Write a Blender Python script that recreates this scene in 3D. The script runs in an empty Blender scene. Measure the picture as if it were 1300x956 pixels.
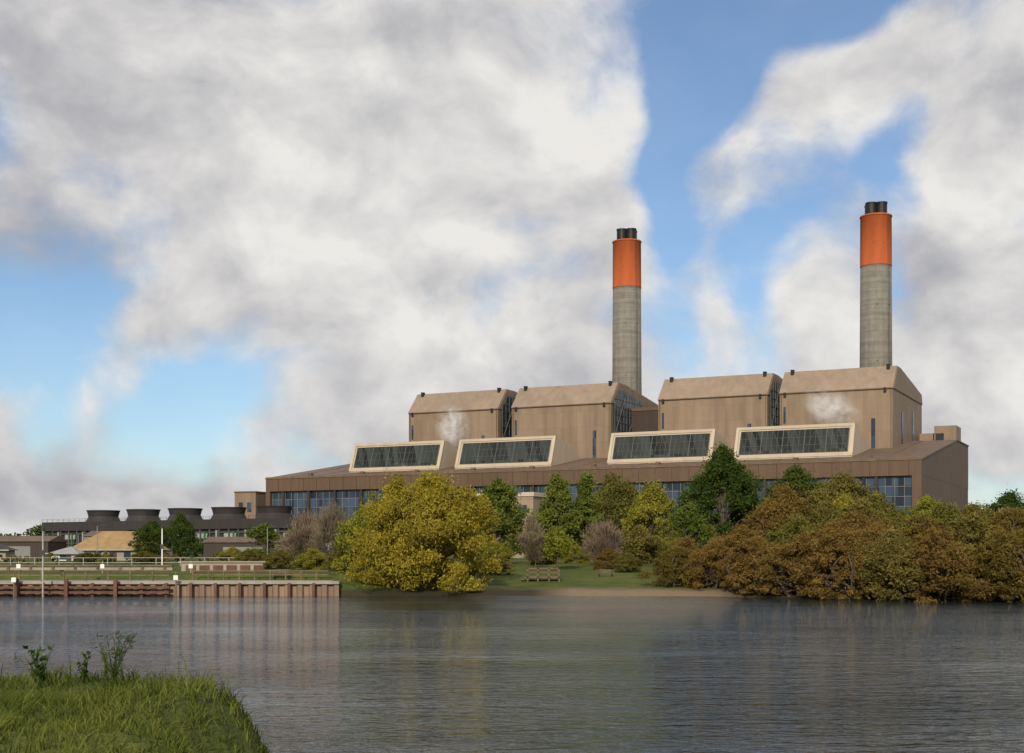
import bpy, math, random
import numpy as np
from mathutils import Vector
rad = math.radians
scene = bpy.context.scene
rng = np.random.default_rng(7)
random.seed(7)

# ------------------------------------------------------------------ helpers
def link(o, parent=None):
    scene.collection.objects.link(o)
    if parent: o.parent = parent
    return o
def empty(name, loc=(0,0,0), rz=0):
    e = bpy.data.objects.new(name, None); e.location = loc; e.rotation_euler[2] = rz
    e.empty_display_size = 1
    return link(e)
def mesh_obj(name, verts, faces, mat, parent=None, smooth=False, loc=(0,0,0)):
    me = bpy.data.meshes.new(name); me.from_pydata([tuple(v) for v in verts], [], [tuple(f) for f in faces])
    if mat: me.materials.append(mat)
    if smooth:
        for p in me.polygons: p.use_smooth = True
    me.update()
    o = bpy.data.objects.new(name, me); o.location = loc
    return link(o, parent)
class MB:
    def __init__(s): s.v=[]; s.f=[]
    def box(s, x0,x1,y0,y1,z0,z1):
        n=len(s.v)
        s.v += [(x0,y0,z0),(x1,y0,z0),(x1,y1,z0),(x0,y1,z0),(x0,y0,z1),(x1,y0,z1),(x1,y1,z1),(x0,y1,z1)]
        s.f += [(n,n+3,n+2,n+1),(n+4,n+5,n+6,n+7),(n,n+1,n+5,n+4),(n+1,n+2,n+6,n+5),(n+2,n+3,n+7,n+6),(n+3,n,n+4,n+7)]
    def beam(s, p0,p1,w,h=None):
        h = h or w
        p0=Vector(p0);p1=Vector(p1);d=(p1-p0).normalized()
        a = d.cross(Vector((0,0,1)))
        if a.length<1e-3: a=Vector((1,0,0))
        a.normalize(); b=d.cross(a).normalized()
        n=len(s.v)
        for p in (p0,p1):
            for i,j in ((-1,-1),(1,-1),(1,1),(-1,1)):
                s.v.append(tuple(p+a*(w/2*i)+b*(h/2*j)))
        s.f += [(n,n+1,n+2,n+3),(n+7,n+6,n+5,n+4)]+[(n+i,n+4+i,n+4+(i+1)%4,n+(i+1)%4) for i in range(4)]
    def prism(s, prof, x0, x1):
        n=len(s.v);k=len(prof)
        s.v += [(x0,y,z) for y,z in prof]+[(x1,y,z) for y,z in prof]
        s.f += [tuple(range(n,n+k)), tuple(reversed(range(n+k,n+2*k)))]
        s.f += [(n+i,n+k+i,n+k+(i+1)%k,n+(i+1)%k) for i in range(k)]
    def lathe(s, prof, cx,cy, seg=32, cap=True):
        n=len(s.v);k=len(prof)
        for r,z in prof:
            for i in range(seg):
                a=2*math.pi*i/seg; s.v.append((cx+r*math.cos(a),cy+r*math.sin(a),z))
        for j in range(k-1):
            for i in range(seg):
                a=n+j*seg+i;b=n+j*seg+(i+1)%seg
                s.f.append((a,b,b+seg,a+seg))
        if cap: s.f.append(tuple(range(n+(k-1)*seg,n+k*seg)))
    def obj(s,name,mat,parent=None,smooth=False,loc=(0,0,0),recalc=True):
        o=mesh_obj(name,s.v,s.f,mat,parent,smooth,loc)
        if recalc:
            import bmesh
            bm=bmesh.new();bm.from_mesh(o.data);bmesh.ops.recalc_face_normals(bm,faces=bm.faces);bm.to_mesh(o.data);bm.free()
        return o

def nodes_of(m):
    m.use_nodes=True; nt=m.node_tree; nt.nodes.clear(); return nt, nt.nodes, nt.links
def N(nt,t,**kw):
    n=nt.nodes.new(t)
    for k,v in kw.items(): setattr(n,k,v)
    return n
def mathn(nt,op,a,b=None,c=None,clamp=False):
    n=nt.nodes.new('ShaderNodeMath'); n.operation=op; n.use_clamp=clamp
    for i,x in enumerate((a,b,c)):
        if x is None: continue
        if hasattr(x,'links'): nt.links.new(x,n.inputs[i])
        else: n.inputs[i].default_value=x
    return n.outputs[0]
def vmath(nt,op,a,b=None,out=0,scale=None):
    n=nt.nodes.new('ShaderNodeVectorMath'); n.operation=op
    for i,x in enumerate((a,b)):
        if x is None: continue
        if hasattr(x,'links'): nt.links.new(x,n.inputs[i])
        else: n.inputs[i].default_value=x
    if scale is not None:
        if hasattr(scale,'links'): nt.links.new(scale,n.inputs[3])
        else: n.inputs[3].default_value=scale
    return n.outputs[out]
def mixc(nt,f,a,b,blend='MIX'):
    n=nt.nodes.new('ShaderNodeMix'); n.data_type='RGBA'; n.blend_type=blend
    for s,x in ((n.inputs[0],f),(n.inputs[6],a),(n.inputs[7],b)):
        if hasattr(x,'links'): nt.links.new(x,s)
        else: s.default_value = x if not isinstance(x,tuple) or len(x)==4 else (*x,1)
    return n.outputs[2]
def noise(nt,vec,scale,detail=4,rough=.55,dist=0,out=0):
    n=nt.nodes.new('ShaderNodeTexNoise'); n.inputs['Scale'].default_value=scale
    n.inputs['Detail'].default_value=detail; n.inputs['Roughness'].default_value=rough; n.inputs['Distortion'].default_value=dist
    if vec is not None: nt.links.new(vec,n.inputs['Vector'])
    return n.outputs[out]
def maprange(nt,v,a,b,c,d,smooth=False):
    n=nt.nodes.new('ShaderNodeMapRange'); n.interpolation_type='SMOOTHSTEP' if smooth else 'LINEAR'
    nt.links.new(v,n.inputs[0])
    for i,x in enumerate((a,b,c,d)): n.inputs[i+1].default_value=x
    return n.outputs[0]

def basic_mat(name,col,rough=.7,var=.25,scale=.5,metal=0,bump=0,streak=False,spec=.3):
    m=bpy.data.materials.new(name); nt,ns,lk=nodes_of(m)
    tc=N(nt,'ShaderNodeTexCoord').outputs['Object']
    v=tc
    if streak: v=vmath(nt,'MULTIPLY',tc,(1,1,.12))
    n1=noise(nt,v,scale,4,.6)
    f=maprange(nt,n1,.3,.7,1-var,1+var)
    c=vmath(nt,'SCALE',tuple(col),scale=f)
    p=N(nt,'ShaderNodeBsdfPrincipled'); lk.new(c,p.inputs['Base Color'])
    p.inputs['Roughness'].default_value=rough; p.inputs['Metallic'].default_value=metal; p.inputs['Specular IOR Level'].default_value=spec
    if bump:
        b=N(nt,'ShaderNodeBump'); b.inputs['Strength'].default_value=bump; b.inputs['Distance'].default_value=.1
        lk.new(noise(nt,tc,scale*6,3),b.inputs['Height']); lk.new(b.outputs[0],p.inputs['Normal'])
    o=N(nt,'ShaderNodeOutputMaterial'); lk.new(p.outputs[0],o.inputs[0]); return m

def cladding_mat(name,col,pw=2.4,ph=5,var=.07,rib=.6,rough=.6):
    m=bpy.data.materials.new(name); nt,ns,lk=nodes_of(m)
    tc=N(nt,'ShaderNodeTexCoord').outputs['Object']
    sep=N(nt,'ShaderNodeSeparateXYZ'); lk.new(tc,sep.inputs[0])
    s=mathn(nt,'ADD',sep.outputs[0],sep.outputs[1])
    a=mathn(nt,'DIVIDE',s,pw); b=mathn(nt,'DIVIDE',sep.outputs[2],ph)
    fa=mathn(nt,'FLOOR',a); fb=mathn(nt,'FLOOR',b)
    cb=N(nt,'ShaderNodeCombineXYZ'); lk.new(fa,cb.inputs[0]); lk.new(fb,cb.inputs[1])
    wn=N(nt,'ShaderNodeTexWhiteNoise'); lk.new(cb.outputs[0],wn.inputs[0])
    f=maprange(nt,wn.outputs[0],0,1,1-var*.6,1+var*.6)
    st=noise(nt,vmath(nt,'MULTIPLY',tc,(1,1,.08)),.35,5,.65)
    f2=maprange(nt,st,.3,.7,1-var*1.8,1+var*1.8)
    big=noise(nt,tc,.03,3); f3=maprange(nt,big,.3,.7,.92,1.08)
    fr=mathn(nt,'FRACT',b); seam=mathn(nt,'LESS_THAN',fr,.02)
    f4=mathn(nt,'SUBTRACT',1,mathn(nt,'MULTIPLY',seam,.16))
    tot=mathn(nt,'MULTIPLY',mathn(nt,'MULTIPLY',f,f2),mathn(nt,'MULTIPLY',f3,f4))
    c=vmath(nt,'SCALE',tuple(col),scale=tot)
    p=N(nt,'ShaderNodeBsdfPrincipled'); lk.new(c,p.inputs['Base Color']); p.inputs['Roughness'].default_value=rough
    p.inputs['Specular IOR Level'].default_value=.25
    ribs=mathn(nt,'SINE',mathn(nt,'MULTIPLY',s,2*math.pi/rib))
    bp=N(nt,'ShaderNodeBump'); bp.inputs['Strength'].default_value=.25; bp.inputs['Distance'].default_value=.05
    lk.new(ribs,bp.inputs['Height']); lk.new(bp.outputs[0],p.inputs['Normal'])
    o=N(nt,'ShaderNodeOutputMaterial'); lk.new(p.outputs[0],o.inputs[0]); return m

def glass_mat(name,col=(.03,.045,.06),rough=.12,cell=(2.,3.3),spec=.5):
    m=bpy.data.materials.new(name); nt,ns,lk=nodes_of(m)
    tc=N(nt,'ShaderNodeTexCoord').outputs['Object']
    sep=N(nt,'ShaderNodeSeparateXYZ'); lk.new(tc,sep.inputs[0])
    s=mathn(nt,'ADD',sep.outputs[0],sep.outputs[1])
    cb=N(nt,'ShaderNodeCombineXYZ'); lk.new(mathn(nt,'FLOOR',mathn(nt,'DIVIDE',s,cell[0])),cb.inputs[0]); lk.new(mathn(nt,'FLOOR',mathn(nt,'DIVIDE',sep.outputs[2],cell[1])),cb.inputs[1])
    wn=N(nt,'ShaderNodeTexWhiteNoise'); lk.new(cb.outputs[0],wn.inputs[0])
    c=mixc(nt,wn.outputs[0],tuple(x*.4 for x in col),tuple(x*1.9 for x in col))
    p=N(nt,'ShaderNodeBsdfPrincipled'); lk.new(c,p.inputs['Base Color']); p.inputs['Roughness'].default_value=rough
    p.inputs['Specular IOR Level'].default_value=spec
    bp=N(nt,'ShaderNodeBump'); bp.inputs['Strength'].default_value=.3; bp.inputs['Distance'].default_value=.05
    lk.new(noise(nt,tc,.5,2),bp.inputs['Height']); lk.new(bp.outputs[0],p.inputs['Normal'])
    o=N(nt,'ShaderNodeOutputMaterial'); lk.new(p.outputs[0],o.inputs[0]); return m

def leaf_mat(name,dark,light,trans=.3):
    m=bpy.data.materials.new(name); nt,ns,lk=nodes_of(m)
    at=N(nt,'ShaderNodeAttribute',attribute_name='tint')
    tc=N(nt,'ShaderNodeTexCoord').outputs['Object']
    oi=N(nt,'ShaderNodeObjectInfo')
    nz=noise(nt,tc,.45,1)
    f=mathn(nt,'ADD',mathn(nt,'MULTIPLY',at.outputs['Fac'],.7),mathn(nt,'MULTIPLY',mathn(nt,'SUBTRACT',nz,.35),.9),clamp=True)
    c=mixc(nt,f,dark,light)
    hsv=N(nt,'ShaderNodeHueSaturation'); lk.new(c,hsv.inputs['Color'])
    lk.new(maprange(nt,oi.outputs['Random'],0,1,.487,.522),hsv.inputs['Hue']); lk.new(maprange(nt,oi.outputs['Random'],0,1,1.15,.88),hsv.inputs['Value'])
    c=hsv.outputs[0]
    d=N(nt,'ShaderNodeBsdfDiffuse'); t=N(nt,'ShaderNodeBsdfTranslucent'); lk.new(c,d.inputs[0]); lk.new(c,t.inputs[0])
    mx=N(nt,'ShaderNodeMixShader'); mx.inputs[0].default_value=trans; lk.new(d.outputs[0],mx.inputs[1]); lk.new(t.outputs[0],mx.inputs[2])
    o=N(nt,'ShaderNodeOutputMaterial'); lk.new(mx.outputs[0],o.inputs[0]); return m

# ------------------------------------------------------------------ camera
cam=bpy.data.cameras.new('camera'); co=link(bpy.data.objects.new('camera',cam))
co.location=(0,0,4); co.rotation_euler=(rad(90),0,0)
cam.sensor_width=36; cam.lens=47.77; cam.shift_y=.1746; cam.clip_start=.1; cam.clip_end=20000
scene.camera=co
scene.view_settings.view_transform='Standard'; scene.view_settings.look='None'; scene.view_settings.exposure=0

# ------------------------------------------------------------------ sun + sky
SUN_EL=25; SUN_X=-.20
hy=-math.sqrt(1-SUN_X**2)
to_sun=Vector((SUN_X*math.cos(rad(SUN_EL)),hy*math.cos(rad(SUN_EL)),math.sin(rad(SUN_EL))))
sl=bpy.data.lights.new('sun','SUN'); sl.energy=4.0; sl.angle=rad(.55); sl.color=(1,.885,.70)
so=link(bpy.data.objects.new('sun',sl)); so.rotation_euler=(-to_sun).to_track_quat('-Z','Y').to_euler(); so.location=(0,-50,100)

w=bpy.data.worlds.new('World'); scene.world=w; w.use_nodes=True; nt=w.node_tree; nt.nodes.clear(); lk=nt.links
sky=N(nt,'ShaderNodeTexSky',sky_type='NISHITA'); sky.sun_disc=False; sky.sun_elevation=rad(SUN_EL); sky.sun_rotation=rad(191.5)
sky.air_density=1.0; sky.dust_density=.3; sky.ozone_density=3.0
D=N(nt,'ShaderNodeTexCoord').outputs['Generated']
def dirv(az,el):
    a=rad(az);e=rad(el); return (math.sin(a)*math.cos(e),math.cos(a)*math.cos(e),math.sin(e))
Dv=vmath(nt,'MULTIPLY',D,(1,1,1.3))
wc=vmath(nt,'SUBTRACT',noise(nt,D,7,2,.5,0,1),(.5,.5,.5))
Dw=vmath(nt,'ADD',Dv,vmath(nt,'SCALE',wc,scale=.07))
Dblob=vmath(nt,'ADD',D,vmath(nt,'SCALE',wc,scale=.16))
def fb(off,sc=6.8,det=7,r=.56):
    return noise(nt,vmath(nt,'ADD',Dw,off),sc,det,r)
n0=fb((3.1,1.7,.4)); n1=fb((3.1+.014,1.7,.4+.032))
def blobs(lst):
    acc=None
    for az,el,r,wt in lst:
        d=vmath(nt,'DISTANCE',Dblob,dirv(az,el),out=1)
        b=maprange(nt,d,0,rad(r),wt,0,True)
        acc=b if acc is None else mathn(nt,'ADD',acc,b)
    return acc
# (azimuth, elevation, radius deg, weight): clear gaps negative, cloud banks positive
cover=blobs([(12.5,22.5,4.4,-.40),(8.8,19.8,4.2,-.50),(6.4,16.4,3.8,-.46),(7.0,12.6,4.0,-.44),(10.3,11.0,3.0,-.30),(6,9,2.8,-.20),(15.8,15.5,3.0,-.36),
             (-19,7.0,5.0,-.44),(-13.0,6.2,4.8,-.38),(-21.5,16.8,3.2,-.22),(20,22.8,3,-.34),
             (-5,15,12,.28),(-15,21,8,.26),(14,18.4,4,.20),(13.2,9.5,4.0,.22),(20,9,6,.32),(21,17,4,.26),(-15,2.4,5,.22),(-20,2.4,5,.22),(-14,12,4,.1),(-4,6,5,.14),(2,8,4,.16),(60,25,45,.1),(180,35,80,.05)])
dens=mathn(nt,'ADD',n0,cover)
alpha=maprange(nt,dens,.31,.58,0,1,True)
relief=mathn(nt,'SUBTRACT',n0,n1)
shade=blobs([(-20,22,8,-.30),(-20,11.5,5,-.30),(-14,10,4.5,-.14),(-16,3,7,-.18),(2,17,8,.18),(-2,12,7,.12),(-9,16,7,.18),(20,5,8,-.08),(10,3.5,8,-.03),(0,6,8,-.03),(13,10,4,.16),(14,18,4,.12),(19,16,4,.10)])
big=noise(nt,vmath(nt,'ADD',Dv,(9.2,4.,1.)),7,4,.55)
lum=mathn(nt,'ADD',mathn(nt,'ADD',mathn(nt,'MULTIPLY',relief,1.8),.68),mathn(nt,'ADD',shade,mathn(nt,'MULTIPLY',mathn(nt,'SUBTRACT',big,.5),.8)))
thick=maprange(nt,dens,.5,.95,.05,-.05)
lum=mathn(nt,'ADD',lum,thick)
cr=N(nt,'ShaderNodeValToRGB'); lk.new(lum,cr.inputs[0])
e=cr.color_ramp; e.elements[0].position=.05; e.elements[0].color=(.27,.29,.35,1); e.elements[1].position=.98; e.elements[1].color=(.84,.82,.79,1)
x=e.elements.new(.5); x.color=(.50,.495,.515,1)
skc=mixc(nt,1.,sky.outputs[0],(.90,.97,1.04,1),'MULTIPLY')
bs=N(nt,'ShaderNodeBackground'); lk.new(skc,bs.inputs[0]); bs.inputs[1].default_value=.108
bc=N(nt,'ShaderNodeBackground'); lk.new(cr.outputs[0],bc.inputs[0]); bc.inputs[1].default_value=1
ms=N(nt,'ShaderNodeMixShader'); lk.new(maprange(nt,alpha,0,1,.08,1),ms.inputs[0]); lk.new(bs.outputs[0],ms.inputs[1]); lk.new(bc.outputs[0],ms.inputs[2])
wo=N(nt,'ShaderNodeOutputWorld'); lk.new(ms.outputs[0],wo.inputs[0])
try:
    w.cycles.sampling_method='MANUAL'; w.cycles.sample_map_resolution=512
except Exception: pass

# ------------------------------------------------------------------ terrain
def sstep(x): x=np.clip(x,0,1); return x*x*(3-2*x)
def shoreY(X): return np.interp(X,[-3000,-17,-8,0,21,30,43,100,400,3000],[133.6,133.6,134.5,134,132,124,116,98,60,60])
BXY=[-60,-3,0,2.5,4,10,13,16,18]; BXX=[400,60,4,.2,-2.6,-3.2,-3.5,-3.9,-6.8]
def hgt(X,Y):
    d=Y-shoreY(X)
    wall=1-sstep((X+17)/3.0)
    zw=np.interp(d,[-2,-.01,0,8,9,40,120],[-2,-2,1.42,1.45,2.0,2.9,3.2])
    zn=np.interp(d,[-6,0,3,20,55,120],[-2,-.05,.45,1.6,2.9,3.2])
    zf=wall*zw+(1-wall)*zn
    bx=np.interp(Y,BXY,BXX)+.25*np.sin(Y*1.3)
    s=np.maximum(X-bx,(Y-17.3))
    s=np.where(s>0,s,0)
    znear=2.42-np.where(s<.5,s*s*.9,.225+(s-.5)*1.6)
    znear=np.maximum(znear,-2)
    bump=.05*np.sin(X*1.7+Y*.9)+.05*np.sin(X*.7-Y*2.3)
    return np.where(Y<70,znear+bump*(znear>0),zf)
def axis(segs):
    out=[]
    for a,b,st in segs: out+=list(np.arange(a,b,st))
    return np.array(out+[segs[-1][1]])
xs=axis([(-6000,-1000,500),(-1000,-200,100),(-200,-60,10),(-60,-14,2),(-14,6,.33),(6,80,3),(80,200,10),(200,1000,100),(1000,6000,500)])
ys=axis([(-300,-20,40),(-20,4,3),(4,24,.33),(24,110,6),(110,130,1.5),(130,146,.4),(146,200,3),(200,400,15),(400,1000,100),(1000,9000,500)])
GX,GY=np.meshgrid(xs,ys); GZ=hgt(GX,GY)
far=(GY>150); GZ=GZ+far*(.12*np.sin(GX*.11)*np.cos(GY*.13))
V=np.stack([GX.ravel(),GY.ravel(),GZ.ravel()],1); nx=len(xs);ny=len(ys)
ii,jj=np.meshgrid(np.arange(nx-1),np.arange(ny-1)); a=(jj*nx+ii).ravel()
Q=np.stack([a,a+1,a+nx+1,a+nx],1)
def quads_mesh(name,V,Q,mats,mi=None,tint=None,smooth=False):
    me=bpy.data.meshes.new(name); me.vertices.add(len(V)); me.vertices.foreach_set('co',np.ascontiguousarray(V,dtype=np.float32).ravel())
    me.loops.add(len(Q)*4); me.loops.foreach_set('vertex_index',np.ascontiguousarray(Q,dtype=np.int32).ravel())
    me.polygons.add(len(Q)); me.polygons.foreach_set('loop_start',np.arange(0,len(Q)*4,4,dtype=np.int32))
    for m in mats: me.materials.append(m)
    if mi is not None: me.polygons.foreach_set('material_index',np.ascontiguousarray(mi,dtype=np.int32))
    me.update(calc_edges=True)
    if tint is not None:
        at=me.attributes.new('tint','FLOAT','POINT'); at.data.foreach_set('value',np.ascontiguousarray(tint,dtype=np.float32))
    if smooth: me.polygons.foreach_set('use_smooth',np.ones(len(Q),dtype=bool))
    return me
gm=bpy.data.materials.new('ground_mat'); nt,ns,lk=nodes_of(gm)
P=N(nt,'ShaderNodeNewGeometry').outputs['Position']
sep=N(nt,'ShaderNodeSeparateXYZ'); lk.new(P,sep.inputs[0])
g1=noise(nt,P,.25,6,.6); g2=noise(nt,P,3,5,.6)
grass=mixc(nt,maprange(nt,g1,.35,.65,0,1),(.05,.08,.018),(.13,.14,.035))
grass=mixc(nt,maprange(nt,g2,.4,.65,0,.6),grass,(.05,.06,.02))
sand=mixc(nt,g2,(.14,.105,.07),(.28,.22,.145))
hz=mathn(nt,'ADD',sep.outputs[2],mathn(nt,'MULTIPLY',mathn(nt,'SUBTRACT',g1,.5),.8))
bch=mathn(nt,'MULTIPLY',maprange(nt,sep.outputs[0],2,6,0,1),maprange(nt,sep.outputs[0],20,24,1,0))
sand=mixc(nt,bch,(.045,.04,.025),sand)
fs=maprange(nt,hz,.45,.75,1,0)
near=mathn(nt,'GREATER_THAN',sep.outputs[1],60)
c=mixc(nt,mathn(nt,'MULTIPLY',fs,near),grass,sand)
p=N(nt,'ShaderNodeBsdfPrincipled'); lk.new(c,p.inputs['Base Color']); p.inputs['Roughness'].default_value=.95; p.inputs['Specular IOR Level'].default_value=.1
bp=N(nt,'ShaderNodeBump'); bp.inputs['Strength'].default_value=.7; bp.inputs['Distance'].default_value=.15; lk.new(g2,bp.inputs['Height']); lk.new(bp.outputs[0],p.inputs['Normal'])
o=N(nt,'ShaderNodeOutputMaterial'); lk.new(p.outputs[0],o.inputs[0])
link(bpy.data.objects.new('ground',quads_mesh('ground',V,Q,[gm],smooth=True)))

# river
wm=bpy.data.materials.new('river_water'); nt,ns,lk=nodes_of(wm)
P=N(nt,'ShaderNodeNewGeometry').outputs['Position']
patch=noise(nt,vmath(nt,'MULTIPLY',P,(.03,.08,1)),1,3,.5)
h=mathn(nt,'ADD',mathn(nt,'MULTIPLY',noise(nt,vmath(nt,'MULTIPLY',P,(.6,1.4,1)),1.0,2,.5,.6),2.1),
         mathn(nt,'ADD',mathn(nt,'MULTIPLY',noise(nt,vmath(nt,'MULTIPLY',P,(1.1,2.0,1)),2.4,3,.6,.3),.8),mathn(nt,'MULTIPLY',noise(nt,vmath(nt,'MULTIPLY',P,(.18,.5,1)),.5,2,.5),1.2)))
h=mathn(nt,'MULTIPLY',h,maprange(nt,patch,.38,.62,.5,1.4))
bp=N(nt,'ShaderNodeBump'); bp.inputs['Strength'].default_value=1; bp.inputs['Distance'].default_value=.095; lk.new(h,bp.inputs['Height'])
p=N(nt,'ShaderNodeBsdfPrincipled'); p.inputs['Base Color'].default_value=(.014,.022,.022,1); p.inputs['Roughness'].default_value=.025; p.inputs['IOR'].default_value=1.33
p.inputs['Specular IOR Level'].default_value=.33
lk.new(bp.outputs[0],p.inputs['Normal']); o=N(nt,'ShaderNodeOutputMaterial'); lk.new(p.outputs[0],o.inputs[0])
mesh_obj('river',[(-3000,-280,0),(3000,-280,0),(3000,136,0),(-3000,136,0)],[(0,1,2,3)],wm)

# ------------------------------------------------------------------ materials
M_tan=cladding_mat('tan_cladding',(.205,.150,.105),2.4,6,var=.10)
M_tan2=cladding_mat('tan_cladding_upper',(.255,.195,.148),2.4,20,var=.07)
M_brown=cladding_mat('brown_cladding',(.105,.067,.045),2.4,5)
M_roof=cladding_mat('brown_roofing',(.140,.096,.068),2.4,50,var=.12,rib=1.2)
M_darkb=cladding_mat('dark_brown_cladding',(.045,.033,.028),2.4,4)
M_ctower=cladding_mat('tower_dark_cladding',(.036,.032,.033),2.4,4)
M_pale=basic_mat('pale_frame',(.43,.365,.285),.6,.08,.3,streak=True)
M_glass=glass_mat('dark_glazing',(.025,.04,.065),.2,spec=.35)
M_glassm=glass_mat('monitor_glazing',(.022,.027,.027),.4,(2.,40),spec=.2)
M_mull=basic_mat('mullion_metal',(.17,.18,.18),.5,.1)
M_mulld=basic_mat('mullion_dark',(.085,.09,.085),.5,.1)
M_black=basic_mat('black_steel',(.012,.012,.014),.5,.3,.5)
M_white=basic_mat('white_paint',(.70,.69,.65),.5,.08,1)
M_grey=basic_mat('galvanised_steel',(.28,.29,.29),.5,.15,1)
M_conc=basic_mat('pale_concrete',(.28,.25,.21),.85,.2,.8,bump=.3)
M_dark=basic_mat('dark_metal',(.036,.034,.036),.6,.3,.6)
M_green=basic_mat('green_paint',(.03,.14,.05),.5,.1)
M_ochre=basic_mat('ochre_roof',(.29,.195,.095),.8,.2,.8,bump=.2)
M_timber=basic_mat('weathered_timber',(.14,.105,.075),.9,.35,1.5,bump=.4)
M_rust=basic_mat('rusty_red_steel',(.11,.055,.04),.8,.35,.8,streak=True)
M_bark=basic_mat('bark',(.09,.07,.05),.95,.35,3,bump=.5)
M_path=basic_mat('path_concrete',(.28,.26,.22),.9,.15,.6)

# ------------------------------------------------------------------ power station (local frame: x right along facade, y deep)
PS=empty('power_station',(129.6,430,0),rad(-26.23))
L=-254
m=MB(); m.prism([(0,29.4),(0,34.4),(75,46),(105,46),(105,29.4)],L,0); hall=m.obj('hall_fascia_and_ends',M_brown,PS)
m=MB(); m.prism([(-.25,34.35),(-.25,34.75),(75,46.35),(105.2,46.35),(105.2,45.9),(75,45.98)],L-.3,.3); m.obj('hall_roof',M_roof,PS)
m=MB(); m.prism([(2,2),(2,30),(104.9,30),(104.9,2)],L+.05,-.05); m.obj('hall_lower_walls',M_brown,PS)
m=MB(); m.box(-3,.0,0,1.9,2,29.38); m.box(L,L+2,0,1.9,2,29.38); m.obj('hall_corner_piers',M_brown,PS)
m=MB(); m.box(L+2.05,-3.05,1.5,1.95,8,29.3); m.obj('hall_glazing',M_glass,PS)
m=MB()
xx=L+2.5
while xx<-3: m.box(xx-.07,xx+.07,1.2,1.48,8,29.3); xx+=3.0
for z in (10,13.2,16.4,19.6,22.8,26): m.box(L+2.1,-3.1,1.28,1.42,z-.07,z+.07)
m.obj('hall_mullions',M_mull,PS)
m=MB()
xx=L+8
while xx<-5: m.box(xx-.4,xx+.4,.35,1.15,2,29.35); xx+=12.2
m.obj('hall_columns',M_darkb,PS)
m=MB()
for xr in np.arange(L+10,-4,12.2): m.beam((xr,.3,34.85),(xr,74.5,46.4),.22,.1)
m.beam((L,.05,35.0),(0,.05,35.0),.12,.25)
m.obj('roof_seams',M_roof,PS)
m=MB()
for xr in np.arange(L+16,-8,24.4):
    m.box(xr,xr+1.6,6,7.6,35.2,36.6)
m.obj('roof_vents',M_brown,PS)
m=MB()
for xr in np.arange(L+6,-2,6.1): m.box(xr,xr+.12,-.12,-.002,29.5,34.3)
m.obj('fascia_joints',M_darkb,PS)
blocks=[(-57.7,-17.4),(-104.6,-62.4),(-166.7,-124.2),(-214.5,-173)]
for i,(x0,x1) in enumerate(blocks):
    m=MB(); m.prism([(45,40),(45,63),(45.9,64),(60,64),(105,62.9),(105,40)],x0,x1); m.obj('boiler_house_walls_%d'%(i+1),M_tan,PS)
    m=MB(); m.prism([(44.7,62.8),(44.7,63.3),(52.4,71.7),(60,71.7),(103,66.8),(105.2,63.2),(105.2,62.8)],x0-.15,x1+.15); m.obj('boiler_house_upper_%d'%(i+1),M_tan2,PS)
    m=MB(); m.prism([(45.3,63.0),(52.7,71.3),(60,71.3),(102.8,66.5),(104.8,63.0)],x1+.1,x1+.35); m.obj('boiler_house_gable_%d'%(i+1),M_tan,PS)
    m=MB()
    for xv in (x0+2.5,x1-3.2):
        m.box(xv,xv+1.1,50.8,52.2,70.4,72.0); m.box(xv-.1,xv+1.2,50.6,52.3,72.0,72.2)
    m.box(x0+1.5,x0+2.4,44.3,44.8,61.6,63.2); m.box(x1-3,x1-2.1,44.3,44.8,61.6,63.2)
    m.obj('ridge_vents_%d'%(i+1),M_black,PS)
    m=MB(); m.box(x1-7.4,x1-6.0,44.8,45.2,42,52.5)
    m.box(x0+1.4,x0+2.2,44.8,45.2,52,58)
    m.box(x1-.1,x1+.3,62,63.6,44,56) ; m.box(x1-.1,x1+.3,84,85.6,44,58)
    m.obj('slot_windows_%d'%(i+1),M_glass,PS)
    if i>0:
        m=MB(); m.prism([(47.5,50),(47.5,62.5),(53.2,68.8),(60,68.8),(80,66),(80,50)],x1+.36,x1+.5); m.obj('side_glazing_%d'%(i+1),M_glass,PS)
        m=MB()
        for yy in np.arange(48,80,3.2): m.box(x1+.5,x1+.7,yy-.1,yy+.1,50,min(63+(yy-47.5)*1.1,68.8-max(0,yy-60)*.14))
        for zz in (50,53,56,59,62,65): m.box(x1+.52,x1+.68,48,80,zz-.1,zz+.1)
        m.beam((x1+.75,47.5,50),(x1+.75,60,68),.3); m.beam((x1+.75,60,50),(x1+.75,76,66),.3)
        m.obj('side_mullions_%d'%(i+1),M_mulld,PS)
    m=MB(); m.beam((x0+.6,44.8,41),(x0+.6,44.8,63),.25); m.beam((x1-.5,44.8,41),(x1-.5,44.8,63),.2)
    m.beam((x0,44.6,62.9),(x1,44.6,62.9),.35)
    m.obj('downpipes_%d'%(i+1),M_brown,PS)
m=MB(); m.box(-124,-104.7,66,104,40,62.3); m.box(-62.3,-57.8,70,104,40,58); m.box(-172.9,-166.8,70,104,40,58); m.obj('link_blocks',M_darkb,PS)
m=MB(); m.box(-124,-104.7,65.7,66.2,61.6,62.9); m.box(-124,-104.7,56,66,40,51); m.obj('link_block_cornice',M_brown,PS)
m=MB(); m.box(-10,-2,88,100,46,52.8); m.box(-16,-10,92,99,46,50.5); m.obj('rooftop_plant_room',M_tan,PS)
m=MB(); m.box(-9.5,-6.5,87.8,88.2,47,50); m.obj('plant_room_louvre',M_black,PS)
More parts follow.
